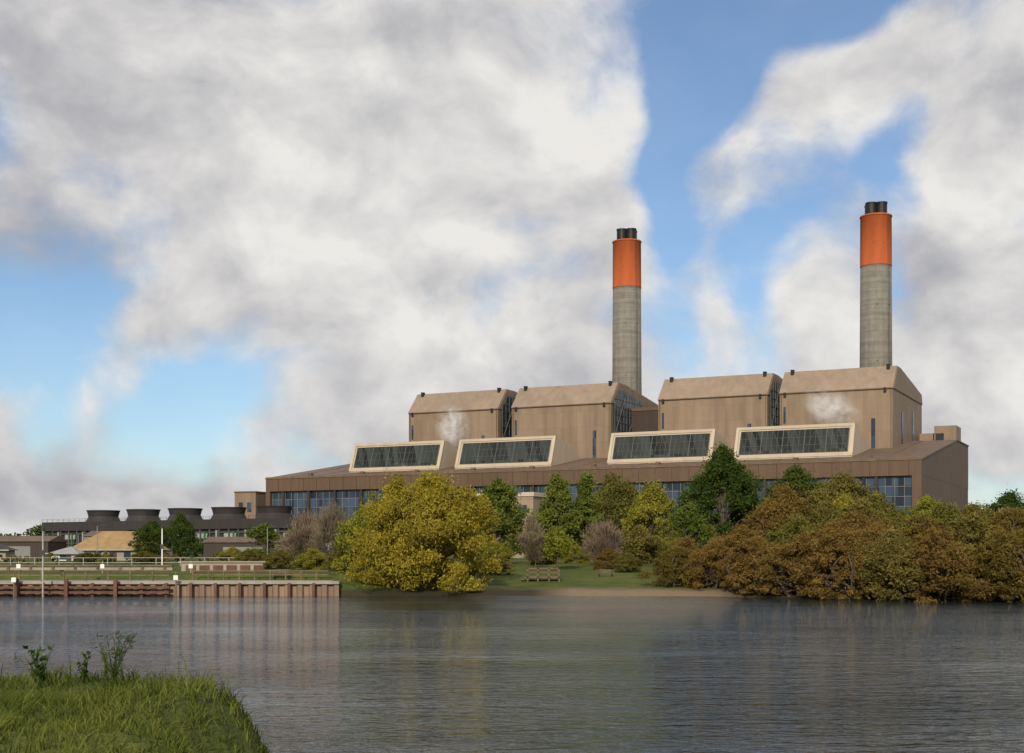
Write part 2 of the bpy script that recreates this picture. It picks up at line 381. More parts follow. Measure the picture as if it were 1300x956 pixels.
for i,(x0,x1) in enumerate([(-65.8,-24.9),(-113,-73.8),(-176,-135.5),(-224,-183)]):
    m=MB(); m.prism([(14,35.5),(19,48.4),(21.5,48.4),(43,41.6),(43,38)],x0,x1); m.obj('roof_monitor_%d'%(i+1),M_pale,PS)
    def fp(x,t,off=.0):
        y=14.75+(19-14.75)*t; z=37.4+(48.4-37.4)*t
        return (x,y-off*.93,z+off*.36)
    a0,a1=x0+1.7,x1-1.7; t0,t1=.13,.87
    m=MB(); q=[fp(a0,t0,.12),fp(a1,t0,.12),fp(a1,t1,.12),fp(a0,t1,.12)]
    q2=[fp(a0,t0,-.1),fp(a1,t0,-.1),fp(a1,t1,-.1),fp(a0,t1,-.1)]
    m.v=q+q2; m.f=[(0,1,2,3),(7,6,5,4)]+[(k,k+4,(k+1)%4+4,(k+1)%4) for k in range(4)]
    m.obj('monitor_glass_%d'%(i+1),M_glassm,PS)
    m=MB(); n=20
    for k in range(n+1):
        xk=a0+(a1-a0)*k/n; m.beam(fp(xk,t0,.2),fp(xk,t1,.2),.10 if k%4 else .28,.12)
        if k%4==0 and k<n:
            xn=a0+(a1-a0)*(k+4)/n; m.beam(fp(xk,t0,.16),fp((xk+xn)/2,t1,.16),.13,.08); m.beam(fp(xn,t0,.16),fp((xk+xn)/2,t1,.16),.13,.08)
    for t in (t0,(2*t0+t1)/3,(t0+2*t1)/3,t1): m.beam(fp(a0,t,.22),fp(a1,t,.22),.12,.12)
    m.obj('monitor_mullions_%d'%(i+1),M_mulld,PS)
    m=MB()
    m.beam(fp(x0-.1,.04,.25),fp(x1+.1,.04,.25),.5,1.0); m.beam(fp(x0-.1,.97,.25),fp(x1+.1,.97,.25),.5,1.0)
    m.beam(fp(x0+.4,0,.25),fp(x0+.4,1,.25),1.0,.5); m.beam(fp(x1-.4,0,.25),fp(x1-.4,1,.25),1.0,.5)
    m.obj('monitor_frame_%d'%(i+1),M_pale,PS)
AX=empty('annex_building',(-2,395,0),rad(-26.23))
m=MB(); m.box(-12,9,0,14,2,21); m.obj('walls',M_tan2,AX)
m=MB(); m.box(-12.4,9.4,-.4,14.4,21,22.2); m.obj('roof_parapet',M_pale,AX)
m=MB(); m.box(-10,7,-.1,.1,15.5,18.5); m.obj('window_band',M_glass,AX)

# ------------------------------------------------------------------ chimneys
def stack_mat():
    m=bpy.data.materials.new('stack_concrete'); nt,ns,lk=nodes_of(m)
    tc=N(nt,'ShaderNodeTexCoord').outputs['Object']; sep=N(nt,'ShaderNodeSeparateXYZ'); lk.new(tc,sep.inputs[0])
    z=sep.outputs[2]
    band=noise(nt,vmath(nt,'MULTIPLY',tc,(.01,.01,1)),.55,3,.7)
    st=noise(nt,vmath(nt,'MULTIPLY',tc,(1,1,.05)),.8,5,.6); bl=noise(nt,tc,.4,5,.6)
    f=mathn(nt,'ADD',mathn(nt,'MULTIPLY',band,.55),mathn(nt,'ADD',mathn(nt,'MULTIPLY',st,.35),mathn(nt,'MULTIPLY',bl,.35)))
    f=maprange(nt,f,.4,.85,0,1)
    c=mixc(nt,f,(.085,.08,.07),(.25,.235,.205))
    seam=mathn(nt,'LESS_THAN',mathn(nt,'FRACT',mathn(nt,'DIVIDE',z,2.3)),.1)
    c=mixc(nt,mathn(nt,'MULTIPLY',seam,.35),c,(.06,.056,.05))
    p=N(nt,'ShaderNodeBsdfPrincipled'); lk.new(c,p.inputs['Base Color']); p.inputs['Roughness'].default_value=.9
    o=N(nt,'ShaderNodeOutputMaterial'); lk.new(p.outputs[0],o.inputs[0]); return m
M_stack=stack_mat(); M_orange=basic_mat('orange_red_paint',(.42,.10,.032),.75,.2,.25,streak=True)
def chimney(loc):
    e=empty('chimney_stack',loc)
    m=MB(); m.lathe([(8.0,0),(7.4,40),(6.75,85),(6.5,127.3)],0,0,48); m.obj('concrete_shaft',M_stack,e,True)
    m=MB(); m.lathe([(6.5,127.2),(6.62,127.2),(6.62,127.6),(6.5,148.2),(6.75,148.3),(6.75,148.9),(5.9,148.9)],0,0,48)
    o=m.obj('orange_top',M_orange,e,False)
    for p_ in o.data.polygons: p_.use_smooth=abs(p_.normal.z)<.5
    m=MB()
    for a in (35,125,215,305):
        cx,cy=3.0*math.cos(rad(a)),3.0*math.sin(rad(a))
        m.lathe([(2.35,148.5),(2.35,153.4),(2.5,153.5),(2.5,154.2),(1.9,154.2),(1.9,150)],cx,cy,24)
    m.obj('flues',M_black,e)
    m=MB()
    for z in (62,86,110):
        for a in (-100,-50):
            r=np.interp(z,[40,85,127.3],[7.4,6.75,6.5])
            m.box(r*math.cos(rad(a))-.2,r*math.cos(rad(a))+.2,r*math.sin(rad(a))-.1,r*math.sin(rad(a))+.2,z,z+.5)
    for zz in (136,144):
        for a in (-110,-75,-40): m.box(6.56*math.cos(rad(a))-.15,6.56*math.cos(rad(a))+.15,6.56*math.sin(rad(a))-.1,6.56*math.sin(rad(a))+.1,zz,zz+.35)
    for dx in (-.25,.25): m.beam((dx+4.6,-6.7,5),(dx+3.75,-5.55,148),.08)
    m.obj('ladder_and_ports',M_dark,e)
chimney((155.6,581,0)); chimney((53.1,628,0))

# ------------------------------------------------------------------ cooling tower bank
ang=math.atan2(-70,115)
CT=empty('cooling_tower_bank',(-64,450,0),ang)
Lc=-136
m=MB(); m.box(Lc,0,0,18,13.2,16.6); m.obj('upper_deck',M_ctower,CT)
m=MB(); m.box(Lc,0,1.2,17,2.5,13.18); m.obj('fill_casing',M_dark,CT)
m=MB()
for x in np.arange(Lc+1,-.5,4.5): m.box(x,x+.35,.2,1.1,2.5,13.1)
for z in (5,8.5,12): m.box(Lc,0,.5,.8,z-.15,z+.15)
m.obj('frame_columns',M_mulld,CT)
m=MB()
for x in np.arange(Lc+9,-5,13.5):
    m.box(x,x+.6,-.2,.18,6,12.8); m.box(x+3,x+9,.82,1.1,10,11.8)
m.obj('pale_distribution_panels',M_grey,CT)
m=MB()
for x in np.arange(Lc+5,-5,13.5):
    m.beam((x,-1.4,3),(x,-1.4,12),.5); m.beam((x,-1.4,12),(x,.1,12),.5)
m.obj('green_riser_pipes',M_green,CT)
m=MB()
for x in np.arange(Lc,.1,3): m.beam((x,0.1,16.6),(x,.1,17.7),.08)
m.beam((Lc,.1,17.7),(0,.1,17.7),.08); m.beam((Lc,.1,17.15),(0,.1,17.15),.06)
m.obj('deck_railing',M_dark,CT)
for i in range(5):
    x=-27-i*21.3
    m=MB(); m.lathe([(6.6,16.6),(5.9,17.8),(5.5,18.6),(5.9,20.2),(6.3,21.0),(6.0,21.0),(5.3,18.6),(6.2,16.8)],x,9,32,False); m.obj('fan_stack_%d'%(i+1),M_ctower,CT)
    m=MB()
    for k in range(6):
        a=k*math.pi/3+i; m.beam((x,9,19.2),(x+5.0*math.cos(a),9+5.0*math.sin(a),19.3),.9,.12)
    m.lathe([(.7,18.8),(.7,19.6),(.3,19.9)],x,9,12); m.obj('fan_blades_%d'%(i+1),M_dark,CT)
SB=empty('service_building',(-111,565,0),rad(-20))
m=MB(); m.box(-5,5,0,9,2,30); m.obj('walls',M_tan,SB)
m=MB(); m.box(-5.2,5.2,-.2,9.2,30,30.6); m.obj('parapet',M_brown,SB)
m=MB(); m.box(-3,-1,-.1,.1,22,26); m.box(1,3,-.1,.1,22,26); m.obj('windows',M_glass,SB)

# ------------------------------------------------------------------ house with ochre roof
def house(name,loc,rz,w,d,hw,hr,mroof,mwall):
    e=empty(name,loc,rz)
    m=MB(); m.box(-w/2,w/2,-d/2,d/2,-.5,hw); m.obj('walls',mwall,e)
    o=.6; m=MB(); rl=w/2-d/2*.9
    m.v=[(-w/2-o,-d/2-o,hw),(w/2+o,-d/2-o,hw),(w/2+o,d/2+o,hw),(-w/2-o,d/2+o,hw),(-rl,0,hw+hr),(rl,0,hw+hr)]
    m.f=[(0,1,5,4),(1,2,5),(2,3,4,5),(3,0,4),(3,2,1,0)]
    m.obj('roof',mroof,e)
    m=MB()
    for x in np.arange(-w/2+1.5,w/2-1,2.6): m.box(x,x+1.2,-d/2-.05,-d/2+.05,hw*.4,hw*.85)
    m.box(-w/2-.05,-w/2+.05,-1,1,hw*.4,hw*.85)
    m.obj('windows',M_glass,e)
    m=MB(); m.box(.4,1.3,-d/2-.06,-d/2+.05,-.3,hw*.8); m.obj('door',M_dark,e)
    m=MB(); m.box(-w/2-o-.1,w/2+o+.1,-d/2-o-.12,-d/2-o,hw-.1,hw+.1); m.obj('gutter',M_grey,e)
house('house',(-67.0,232,2.6),rad(-8),13.5,8,2.3,3.2,M_ochre,M_conc)
house('house',(-74,228,2.6),rad(-8),4.5,5,1.7,1.2,M_grey,M_white)
house('pump_house',(-84,215,2.6),rad(4),9,5,2.2,1.2,M_dark,M_conc)
for nm,loc,w_,d_,h_,mt in (('shed',(-108,300,2.8),16,9,4.2,M_darkb),('shed',(-58,300,2.8),18,8,4,M_darkb),('shed',(-40,320,2.8),14,8,5.5,M_brown),('shed',(-92,310,2.8),8,8,5.5,M_mull)):
    e=empty(nm,loc,rad(random.uniform(-12,4)))
    m=MB(); m.box(-w_/2,w_/2,-d_/2,d_/2,-.5,h_); m.obj('walls',mt,e)
    m=MB(); m.prism([(-d_/2-.4,h_),(0,h_+1.3),(d_/2+.4,h_)],-w_/2-.3,w_/2+.3); m.obj('roof',M_roof,e)
    m=MB(); m.box(-w_/4,w_/4,-d_/2-.08,-d_/2+.02,0,h_*.75); m.obj('roller_door',M_mull,e)

# ------------------------------------------------------------------ river wall, path, railings, posts
m=MB(); X=-150.; pts=[]
while X<-16.8:
    pts+= [(X,133.35),(X+.45,133.35),(X+.6,133.05),(X+1.05,133.05)]; X+=1.2
n=len(pts)
for (a_,b_) in pts: m.v+=[(a_,b_,-1.5),(a_,b_,1.18)]
m.f=[(2*i,2*i+2,2*i+3,2*i+1) for i in range(n-1)]
e=empty('river_retaining_wall')
m.obj('sheet_piles',basic_mat('sheet_pile',(.20,.14,.10),.85,.35,.7,streak=True),e,recalc=False)
m=MB(); m.box(-150,-16.9,132.85,134.2,1.18,1.47); m.obj('capping_beam',M_conc,e)
m=MB()
for x in np.arange(-149,-17,2.4): m.box(x-.14,x+.14,132.7,132.98,-1,1.3)
m.box(-150,-33.4,132.4,132.68,.75,1.0); m.box(-150,-33.4,132.4,132.68,.25,.5)
for x in np.arange(-149,-34,4.8): m.box(x-.17,x+.17,132.1,132.38,-1,1.7)
m.obj('timber_fenders',M_rust,e)
mesh_obj('footpath',[(-150,135,1.456),(-18,135,1.456),(-18,139.5,1.462),(-150,139.5,1.462)],[(0,1,2,3)],M_path)
def railing(name,x0,x1,y,z,h,mat,step=2.,th=.07,rails=(1.,.55)):
    m=MB()
    for x in np.arange(x0,x1+.01,step): m.beam((x,y,z-.2),(x,y,z+h),th*1.3)
    for r in rails: m.beam((x0,y,z+h*r),(x1,y,z+h*r),th)
    return m.obj(name,mat)
railing('railing',-150,-34,134.6,1.45,1.05,M_timber,2.2,.12)
railing('railing',-33,-19,140.5,1.5,.9,M_timber,1.6,.1)
railing('fence',-110,-33,168,2.5,1.2,M_grey,3,.06,(1.,.5))
e=empty('terrace_wall')
m=MB(); m.box(-36.5,-27.5,150,150.5,1.8,3.2); m.obj('wall',M_conc,e)
m=MB()
for x in np.arange(-36,-28,1.5): m.box(x,x+1.1,149.9,150.02,2.1,2.9)
m.obj('panels',M_rust,e)
m=MB(); m.box(-36.8,-27.2,149.8,150.7,3.2,3.35); m.obj('coping',M_conc,e)
e=empty('terrace_wall'); m=MB(); m.box(-120,-38,152,152.5,1.6,2.75); m.obj('wall',M_conc,e)
m=MB(); m.box(-120,-38,151.8,152.7,2.75,2.9); m.obj('coping',M_timber,e)
m=MB()
for x in np.arange(-119,-38,2.5): m.box(x,x+.3,151.85,152.02,1.6,2.7)
m.obj('buttresses',M_timber,e)
def pole(name,x,y,z,h,r,mat,kind):
    e=empty(name,(x,y,0)); m=MB(); m.lathe([(r*1.3,z-1),(r,z+.5),(r*.8,z+h)],0,0,10); m.obj('post',mat,e,True)
    m=MB()
    if kind=='lamp':
        m.beam((0,0,z+h),(.9,0,z+h+.15),.08); m.box(.7,1.4,-.15,.15,z+h+.08,z+h+.22)
    elif kind=='sign':
        m.box(-.22,.22,-.12,-.06,z+h-.8,z+h-.35)
    else:
        m.lathe([(.0,z+h),(.2,z+h),(.2,z+h+.3),(.05,z+h+.4)],0,0,10); m.box(-.22,.22,-.16,-.1,z+h-2.4,z+h-1.9)
    m.obj('head',M_dark if kind!='sign' else M_white,e)
pole('navigation_post',-45.3,131.2,-1,7.4,.085,M_grey,'nav')
pole('flag_pole',-41.2,160,2.2,5,.08,M_white,'none')
pole('river_marker_post',-32.7,132.2,-1,3.4,.09,M_timber,'sign')
pole('river_marker_post',-48.2,131.5,-1,3.2,.09,M_timber,'sign')
for x,y in ((-58,190),(-36,200),(-24,188),(-83,260)): pole('street_lamp',x,y,2.6,5.5,.07,M_mull,'lamp')
for x in (-34.5,-44,-53): pole('sign_post',x,146,1.7,1.7,.05,M_grey,'sign')
e=empty('timber_viewing_platform',(3.4,148,0))
m=MB(); m.box(-1.8,1.8,-1,1.4,1.55,1.7)
for x in (-1.7,-.6,.6,1.7): m.box(x-.08,x+.08,-1,-.84,.4,2.6); m.box(x-.08,x+.08,1.24,1.4,.6,2.6)
m.box(-1.8,1.8,-1.0,-.9,2.5,2.62); m.box(-1.8,1.8,-1.0,-.92,2.1,2.2); m.box(-1.8,1.8,1.3,1.4,2.5,2.62)
for k in range(4): m.box(-3.0+k*.3,-2.7+k*.3,-.6,.8,.9+k*.2,1.0+k*.2)
m.obj('deck_and_rails',M_timber,e)
def bench(x,y,z,rz):
    e=empty('park_bench',(x,y,z),rz); m=MB()
    for j in range(3): m.box(-.9,.9,-.22+j*.15,-.1+j*.15,.43,.47)
    for j in range(3): m.box(-.9,.9,.24,.28,.58+j*.13,.68+j*.13)
    m.obj('seat_and_backrest',M_timber,e); m=MB()
    for s in (-.75,.75): m.box(s-.04,s+.04,-.2,-.12,-.2,.43); m.box(s-.04,s+.04,.22,.3,-.2,.95); m.box(s-.04,s+.04,-.2,.28,.39,.43)
    m.obj('legs',M_dark,e)
bench(10.5,152,1.5,rad(10)); bench(-24,141.6,1.6,0)

# ------------------------------------------------------------------ vegetation
def tubes(paths,sides=6):
    Vs=[];Qs=[];n=0
    for pts in paths:
        k=len(pts); P_=np.array([q[:3] for q in pts],float); R=np.array([q[3] for q in pts])
        T=np.gradient(P_,axis=0); T/= (np.linalg.norm(T,axis=1,keepdims=True)+1e-9)
        ref=np.array([.3,.9,.1]); A=np.cross(T,ref); A/=(np.linalg.norm(A,axis=1,keepdims=True)+1e-9); B=np.cross(T,A)
        for i in range(sides):
            a=2*math.pi*i/sides
            Vs.append(P_+(A*math.cos(a)+B*math.sin(a))*R[:,None])
        for i in range(sides):
            j=(i+1)%sides; r=np.arange(k-1)
            Qs.append(np.stack([n+i*k+r,n+j*k+r,n+j*k+r+1,n+i*k+r+1],1))
        n+=sides*k
    return np.concatenate(Vs),np.concatenate(Qs)
def leaves(C,dirs,Ln,Wd):
    k=len(C); r=rng.normal(size=(k,3)); B=np.cross(dirs,r); B/=(np.linalg.norm(B,axis=1,keepdims=True)+1e-9)
    Ln=Ln[:,None]/2; Wd=Wd[:,None]/2
    V=np.stack([C-dirs*Ln,C+B*Wd,C+dirs*Ln,C-B*Wd],1).reshape(-1,3)
    Q=np.arange(4*k).reshape(-1,4); return V,Q
ENV={
 'round':lambda t: np.sqrt(np.clip(1-(2*t-.9)**2/1.25,0,1)),
 'poplar':lambda t: np.clip(np.minimum(t*5+.35,1)*(1-t)**.55*1.1,0,1),
 'oval':lambda t: np.clip(np.sin(np.pi*np.clip(t*.9+.12,0,1))**.6,0,1),
 'willow':lambda t: np.clip((1-t**2.6)**.55,0,1),
 'scrub':lambda t: np.clip((1-t**2.6)**.5*(.88+.12*t),0,1)}
def tree_mesh(name,H,W,base,kind,lmat,ncl,nleaf,lsize,asp=.5,bias=(0,0,0),bw=.3,cr=.13,bare=False,stems=1,lobes=None):
    ph=rng.uniform(0,6.28,4)
    t=rng.uniform(0,1,ncl)**(.75); ang=rng.uniform(0,2*np.pi,ncl)
    lump=1+.13*np.sin(2*ang+ph[0])+.10*np.sin(3*ang+ph[1]+t*3)+.08*np.sin(5*ang+ph[2]-t*5)
    R=ENV[kind](t)*W/2*lump; rr=R*np.sqrt(rng.uniform(.35,1.0,ncl))
    top=t>.85; rr[top]=R[top]*np.sqrt(rng.uniform(0,1,top.sum()))
    rc=W*cr*rng.uniform(.45,1.6,ncl)
    rr=np.maximum(rr-rc*.5,0)
    z=base+(H-base)*t-rc*.4*t
    z=base+(z-base)*(1+.10*np.sin(ang+ph[3]))
    X0=rr*np.cos(ang);Y0=rr*np.sin(ang)
    if lobes:
        lb=np.array(lobes); li=rng.choice(len(lb),ncl,p=(lb[:,2]**2*lb[:,3])/((lb[:,2]**2*lb[:,3]).sum()))
        X0=lb[li,0]+X0*lb[li,2]; Y0=lb[li,1]+Y0*lb[li,2]; z=base+(z-base)*lb[li,3]
    CC=np.stack([X0,Y0,z],1)
    wts=rc**2; cnt=np.maximum((wts/wts.sum()*nleaf).astype(int),5)
    idx=np.repeat(np.arange(ncl),cnt); k=len(idx)
    d=rng.normal(size=(k,3)); d/=np.linalg.norm(d,axis=1,keepdims=True)
    rad_=rc[idx]*rng.uniform(0,1,k)**.6*1.08
    sq=rng.uniform(.65,1.25,(ncl,3)); sq[:,2]*=.8
    C=CC[idx]+d*rad_[:,None]*sq[idx]
    st=rng.uniform(0,1,k)<.16; C[st]+=d[st]*rc[idx][st][:,None]*rng.uniform(.1,.9,(st.sum(),1))
    C[:,2]=np.maximum(C[:,2],.05)
    out=C-np.array([0,0,H*.3]); out/=np.linalg.norm(out,axis=1,keepdims=True)
    dr=rng.normal(size=(k,3)); dr/=np.linalg.norm(dr,axis=1,keepdims=True)
    if bare: dr=dr*.5+out+np.array([0,0,.5])
    dr=dr+np.array(bias)*bw; dr/=np.linalg.norm(dr,axis=1,keepdims=True)
    Ln=lsize*rng.uniform(.6,1.4,k); Wd=Ln*asp
    LV,LQ=leaves(C,dr,Ln,Wd)
    ct=rng.uniform(0,1,ncl); tint=np.clip(ct[idx]*.6+rng.uniform(0,.5,k),0,1.1); tint=np.repeat(tint,4)
    paths=[]; tr=W*.022+.05
    for s in range(stems):
        ox,oy=(0,0) if stems==1 else rng.uniform(-W*.12,W*.12,2); tx,ty=(rng.uniform(-.05,.05,2)*W) if stems==1 else (ox*3.0,oy*3.0)
        P_=[]
        for q in np.linspace(0,1,8):
            P_.append((ox+(tx-ox)*q+rng.normal()*W*.01,oy+(ty-oy)*q+rng.normal()*W*.01,-.4+H*(.88 if stems==1 else .7)*q+.4*q, tr*(1-q)**.8*(1.25 if q==0 else 1)*(1 if stems==1 else .6)+.02))
        paths.append(P_)
    main=[np.array([q[:3] for q in p_]) for p_ in paths]
    order=rng.permutation(ncl)[:min(ncl,60)]
    for ci in order:
        c=CC[ci]; mp=main[ci%stems]; zb=max(base*.7+.2,c[2]*.55-abs(rr[ci])*.15); j=int(np.argmin(abs(mp[:,2]-zb))); s0=mp[j]
        mid=(s0+c)/2+np.array([0,0,.06*np.linalg.norm(c-s0)])+rng.normal(size=3)*.03*np.linalg.norm(c-s0)
        r0=tr*.35
        paths.append([(*s0,r0),(*mid,r0*.6),(*c,r0*.25),(*(c+(c-mid)*.35),.012)])
        if bare:
            for _ in range(9):
                e_=c+rng.normal(size=3)*rc[ci]*.8+np.array([0,0,rc[ci]*.3]); paths.append([(*mid,r0*.3),(*((mid+e_)/2+rng.normal(size=3)*.08),r0*.2),(*e_,.01)])
    BV,BQ=tubes(paths,5)
    Vv=np.concatenate([BV,LV]); Qq=np.concatenate([BQ,LQ+len(BV)])
    mi=np.concatenate([np.zeros(len(BQ)),np.ones(len(LQ))]); tt=np.concatenate([np.zeros(len(BV)),tint])
    return quads_mesh(name,Vv,Qq,[M_bark,lmat],mi,tt)
def gz(x,y): return float(hgt(np.array([float(x)]),np.array([float(y)]))[0])
def plant(name,me,x,y,rz=None,s=(1,1,1)):
    o=bpy.data.objects.new(name,me); o.location=(x,y,max(gz(x,y),-.1)-.1); o.rotation_euler[2]=random.uniform(0,6.28) if rz is None else rz; o.scale=s
    return link(o)
L_yellow=leaf_mat('willow_leaves',(.15,.13,.018),(.46,.37,.055),.4)
L_ygreen=leaf_mat('yellow_green_leaves',(.11,.125,.02),(.34,.31,.05),.35)
L_green=leaf_mat('green_leaves',(.055,.085,.018),(.18,.21,.04))
L_dgreen=leaf_mat('dark_green_leaves',(.022,.042,.010),(.09,.13,.028))
L_olive=leaf_mat('olive_leaves',(.07,.066,.018),(.22,.19,.05))
L_rust=leaf_mat('rusty_scrub_leaves',(.078,.055,.018),(.24,.165,.045))
L_twig=leaf_mat('bare_twigs',(.12,.09,.065),(.30,.235,.17),.1)

plant('willow_tree',tree_mesh('willow',11.6,15.6,.2,'willow',L_yellow,330,80000,.32,.4,(0,0,-1),.6,.056,stems=4,
      lobes=[(0,0,.78,1.0),(-3.2,-.5,.62,.93),(4.2,.3,.55,.84),(1.5,-2.5,.6,.78),(-5,0,.4,.7)]),-8.9,139.5,0)
plant('willow_tree',tree_mesh('willow_s',8.6,8.5,.3,'willow',L_ygreen,110,22000,.34,.4,(0,0,-1),.5,.08,stems=3),-15.2,147)
plant('bare_tree',tree_mesh('bare1',7.3,6.5,1,'round',L_twig,45,9000,.5,.07,bare=True,stems=2,cr=.13),-21.5,165)
plant('bare_tree',tree_mesh('bare2',6.2,6.5,.8,'round',L_twig,45,8000,.5,.07,bare=True,stems=3,cr=.13),-27.5,178)
plant('birch_tree',tree_mesh('t5',11.0,8.5,1.5,'round',L_green,110,20000,.34,.6,cr=.10),-2.2,190)
plant('poplar_tree',tree_mesh('t6',12.2,7.4,.8,'oval',L_green,110,20000,.34,.6,(0,0,1),.5,.10),6.2,195)
plant('poplar_tree',tree_mesh('t7',12.2,6.4,.8,'poplar',L_green,110,20000,.34,.6,(0,0,1),.5,.11),11.0,200)
plant('bare_tree',tree_mesh('bare3',6.4,4.5,1,'round',L_twig,35,5000,.5,.07,bare=True,stems=2),2.5,176)
plant('bare_tree',tree_mesh('bare4',6.0,6.5,.8,'round',L_twig,50,8000,.5,.07,bare=True,stems=3),12.0,180)
plant('young_tree',tree_mesh('t10',5.0,4.0,1.6,'round',L_ygreen,35,5000,.3,.5),5.7,170)
plant('oak_tree',tree_mesh('t11',12.9,10,2,'round',L_olive,120,20000,.36,.6,cr=.10),15.6,215)
plant('birch_tree',tree_mesh('t12',10.8,9.4,1.2,'round',L_ygreen,120,20000,.34,.6,cr=.10),20.6,200)
plant('young_tree',tree_mesh('t13',5.0,4.6,.5,'round',L_olive,30,5000,.3,.6),17.2,186)
plant('lime_tree',tree_mesh('t14',14.8,11.6,.8,'oval',L_dgreen,210,46000,.34,.6,cr=.08),28.6,185)
yt=tree_mesh('t15',7.8,5,.5,'round',L_green,60,9000,.3,.6,cr=.12)
plant('young_tree',yt,23.3,176)
plant('young_tree',yt,-31,196,s=(.9,.9,.75)); plant('young_tree',yt,-19,178,s=(1,1,.9)); plant('young_tree',yt,-37,205,s=(1.1,1.1,.7)); plant('young_tree',yt,-13,172,s=(1.1,1.1,1.05))
big=tree_mesh('t16',15.5,12,3,'round',L_dgreen,130,20000,.42,.6,cr=.1)
plant('oak_tree',tree_mesh('t16b',15.2,13,3,'round',L_olive,140,22000,.42,.6,cr=.1),59,245)
plant('oak_tree',big,50,242)
plant('oak_tree',big,110,300,s=(1,1,.9)); plant('oak_tree',big,122,305,s=(.9,.9,.8))
plant('oak_tree',big,-63,238,s=(.55,.55,.42)); plant('oak_tree',big,-55,226,s=(.4,.4,.48)); plant('oak_tree',big,-59.5,222,s=(.45,.45,.36))
sv=[tree_mesh('scrub_a',7,9,.0,'scrub',L_rust,200,26000,.34,.3,(0,0,1),.7,.06,stems=5),
    tree_mesh('scrub_b',7,9,.0,'scrub',L_olive,200,26000,.34,.35,(0,0,1),.6,.06,stems=5),
    tree_mesh('scrub_c',7,9,.0,'scrub',L_rust,180,24000,.32,.35,(0,0,1),.6,.065,stems=5),
    tree_mesh('scrub_d',7,9,.0,'scrub',L_ygreen,160,20000,.32,.4,(0,0,1),.4,.07,stems=4)]
sc=[(17,140.5,0,.7,.55),(20.5,138.5,2,.8,.62),(24,133,0,.9,.70),(27.5,128.5,2,.95,.76),(31,125,0,1,.82),(34.5,122.5,1,1,.82),(38,119.5,2,1,.82),(42,117.5,0,1,.80),(46,115.5,2,1,.78),(50.5,114,1,1,.76),(56,112,0,1,.8),(62,110,2,1.1,.8),(70,108,0,1.1,.85),(79,105,1,1.2,.9),(90,102,2,1.2,.9),
    (19,147,0,.8,.62),(24,143,2,.9,.78),(29,139,1,1,.9),(34,135,2,1.05,.95),(39,131,0,1.05,.9),(44,129,1,1.1,.88),(50,127,2,1.1,.82),(57,124,0,1.1,.8),(66,122,1,1.2,.85),
    (31.5,160,2,1.2,1.32),(36.2,159,1,1.1,1.22),(40,163,3,1.1,1.12),(44.8,166,1,1.25,1.16),(50.5,166,3,1.2,1.08),(56.8,168,1,1.2,.98),(63,170,1,1.15,.9),(70,166,0,1.2,.9),
    (38,147,1,1.1,1.05),(46,146,1,1.1,1.0),(53,145,0,1.1,.92),(60,143,2,1.1,.85)]
for x,y,v,s,h in sc: plant('willow_scrub',sv[v],x,y,s=(s*1.1,s,h))
for x,y,v,s,h in [(-19,152,1,.5,.35),(-23,155,3,.55,.32),(-27,158,1,.5,.3),(-31,160,1,.45,.3),(-35,170,3,.5,.3),(-18,160,1,.6,.4),(-2,158,1,.5,.32),(-5,152,1,.4,.3),(14,165,1,.5,.3),(12,172,0,.5,.35),(-48,178,1,.5,.22),(-56,180,1,.6,.2),
                  (-2,186,3,.6,.4),(4,186,1,.6,.35),(9,188,3,.5,.35),(-14,166,1,.7,.5),(20,190,1,.7,.5),(25,168,1,.6,.5)]:
    plant('shrub',sv[v],x,y,s=(s,s,h))
def belt(name,pts,mat,n_per,lsize,cl=26,wid=10):
    Vs=[];Qs=[];T=[];n=0
    for (x,y,h) in pts:
        g=2.8
        for _ in range(cl):
            a=rng.uniform(0,6.28); q=rng.uniform(0,1); r=wid/2*math.sqrt(max(0,1-q*q))*math.sqrt(rng.uniform(.1,1))
            c=np.array([x+r*math.cos(a)*1.3,y+r*math.sin(a),g+h*(.15+.78*q)]); rc=h*rng.uniform(.1,.2)
            k=n_per//cl; d=rng.normal(size=(k,3)); d/=np.linalg.norm(d,axis=1,keepdims=True)
            C=c+d*rc*rng.uniform(0,1,(k,1))**.45; dr=rng.normal(size=(k,3)); dr/=np.linalg.norm(dr,axis=1,keepdims=True)
            Ln=lsize*rng.uniform(.6,1.4,k); v_,q_=leaves(C,dr,Ln,Ln*.6); Vs.append(v_);Qs.append(q_+n);n+=len(v_)
            T.append(np.full(len(v_),rng.uniform(.1,.9)))
    me=quads_mesh(name,np.concatenate(Vs),np.concatenate(Qs),[mat],None,np.concatenate(T)); link(bpy.data.objects.new(name,me))
pts=[]
x=-30
while x<95: pts.append((x,250+random.uniform(-12,12),random.uniform(6.5,10))); x+=random.uniform(5,8)
belt('tree_belt',pts,L_olive,2200,.55,24,9)
pts=[]; x=-10
while x<95: pts.append((x,300+random.uniform(-12,12),random.uniform(8,12))); x+=random.uniform(7,10)
belt('tree_belt',pts,L_green,1500,.8,20,10)
pts=[(x,random.uniform(560,640),random.uniform(9,18)) for x in np.arange(-420,-185,7)]
belt('distant_trees',pts,L_dgreen,900,1.3,18,18)
pts=[(x,random.uniform(520,640),random.uniform(9,16)) for x in np.arange(205,420,8)]
belt('distant_trees',pts,L_dgreen,900,1.3,18,16)
pts=[(x,random.uniform(320,380),random.uniform(4,7)) for x in np.arange(-160,-20,7)]
belt('hedge',pts,L_dgreen,900,.8,14,9)
pts=[(x,random.uniform(172,186),random.uniform(.9,1.7)) for x in np.arange(-95,-22,2.4)]
belt('hedge',pts,L_olive,500,.3,10,3)

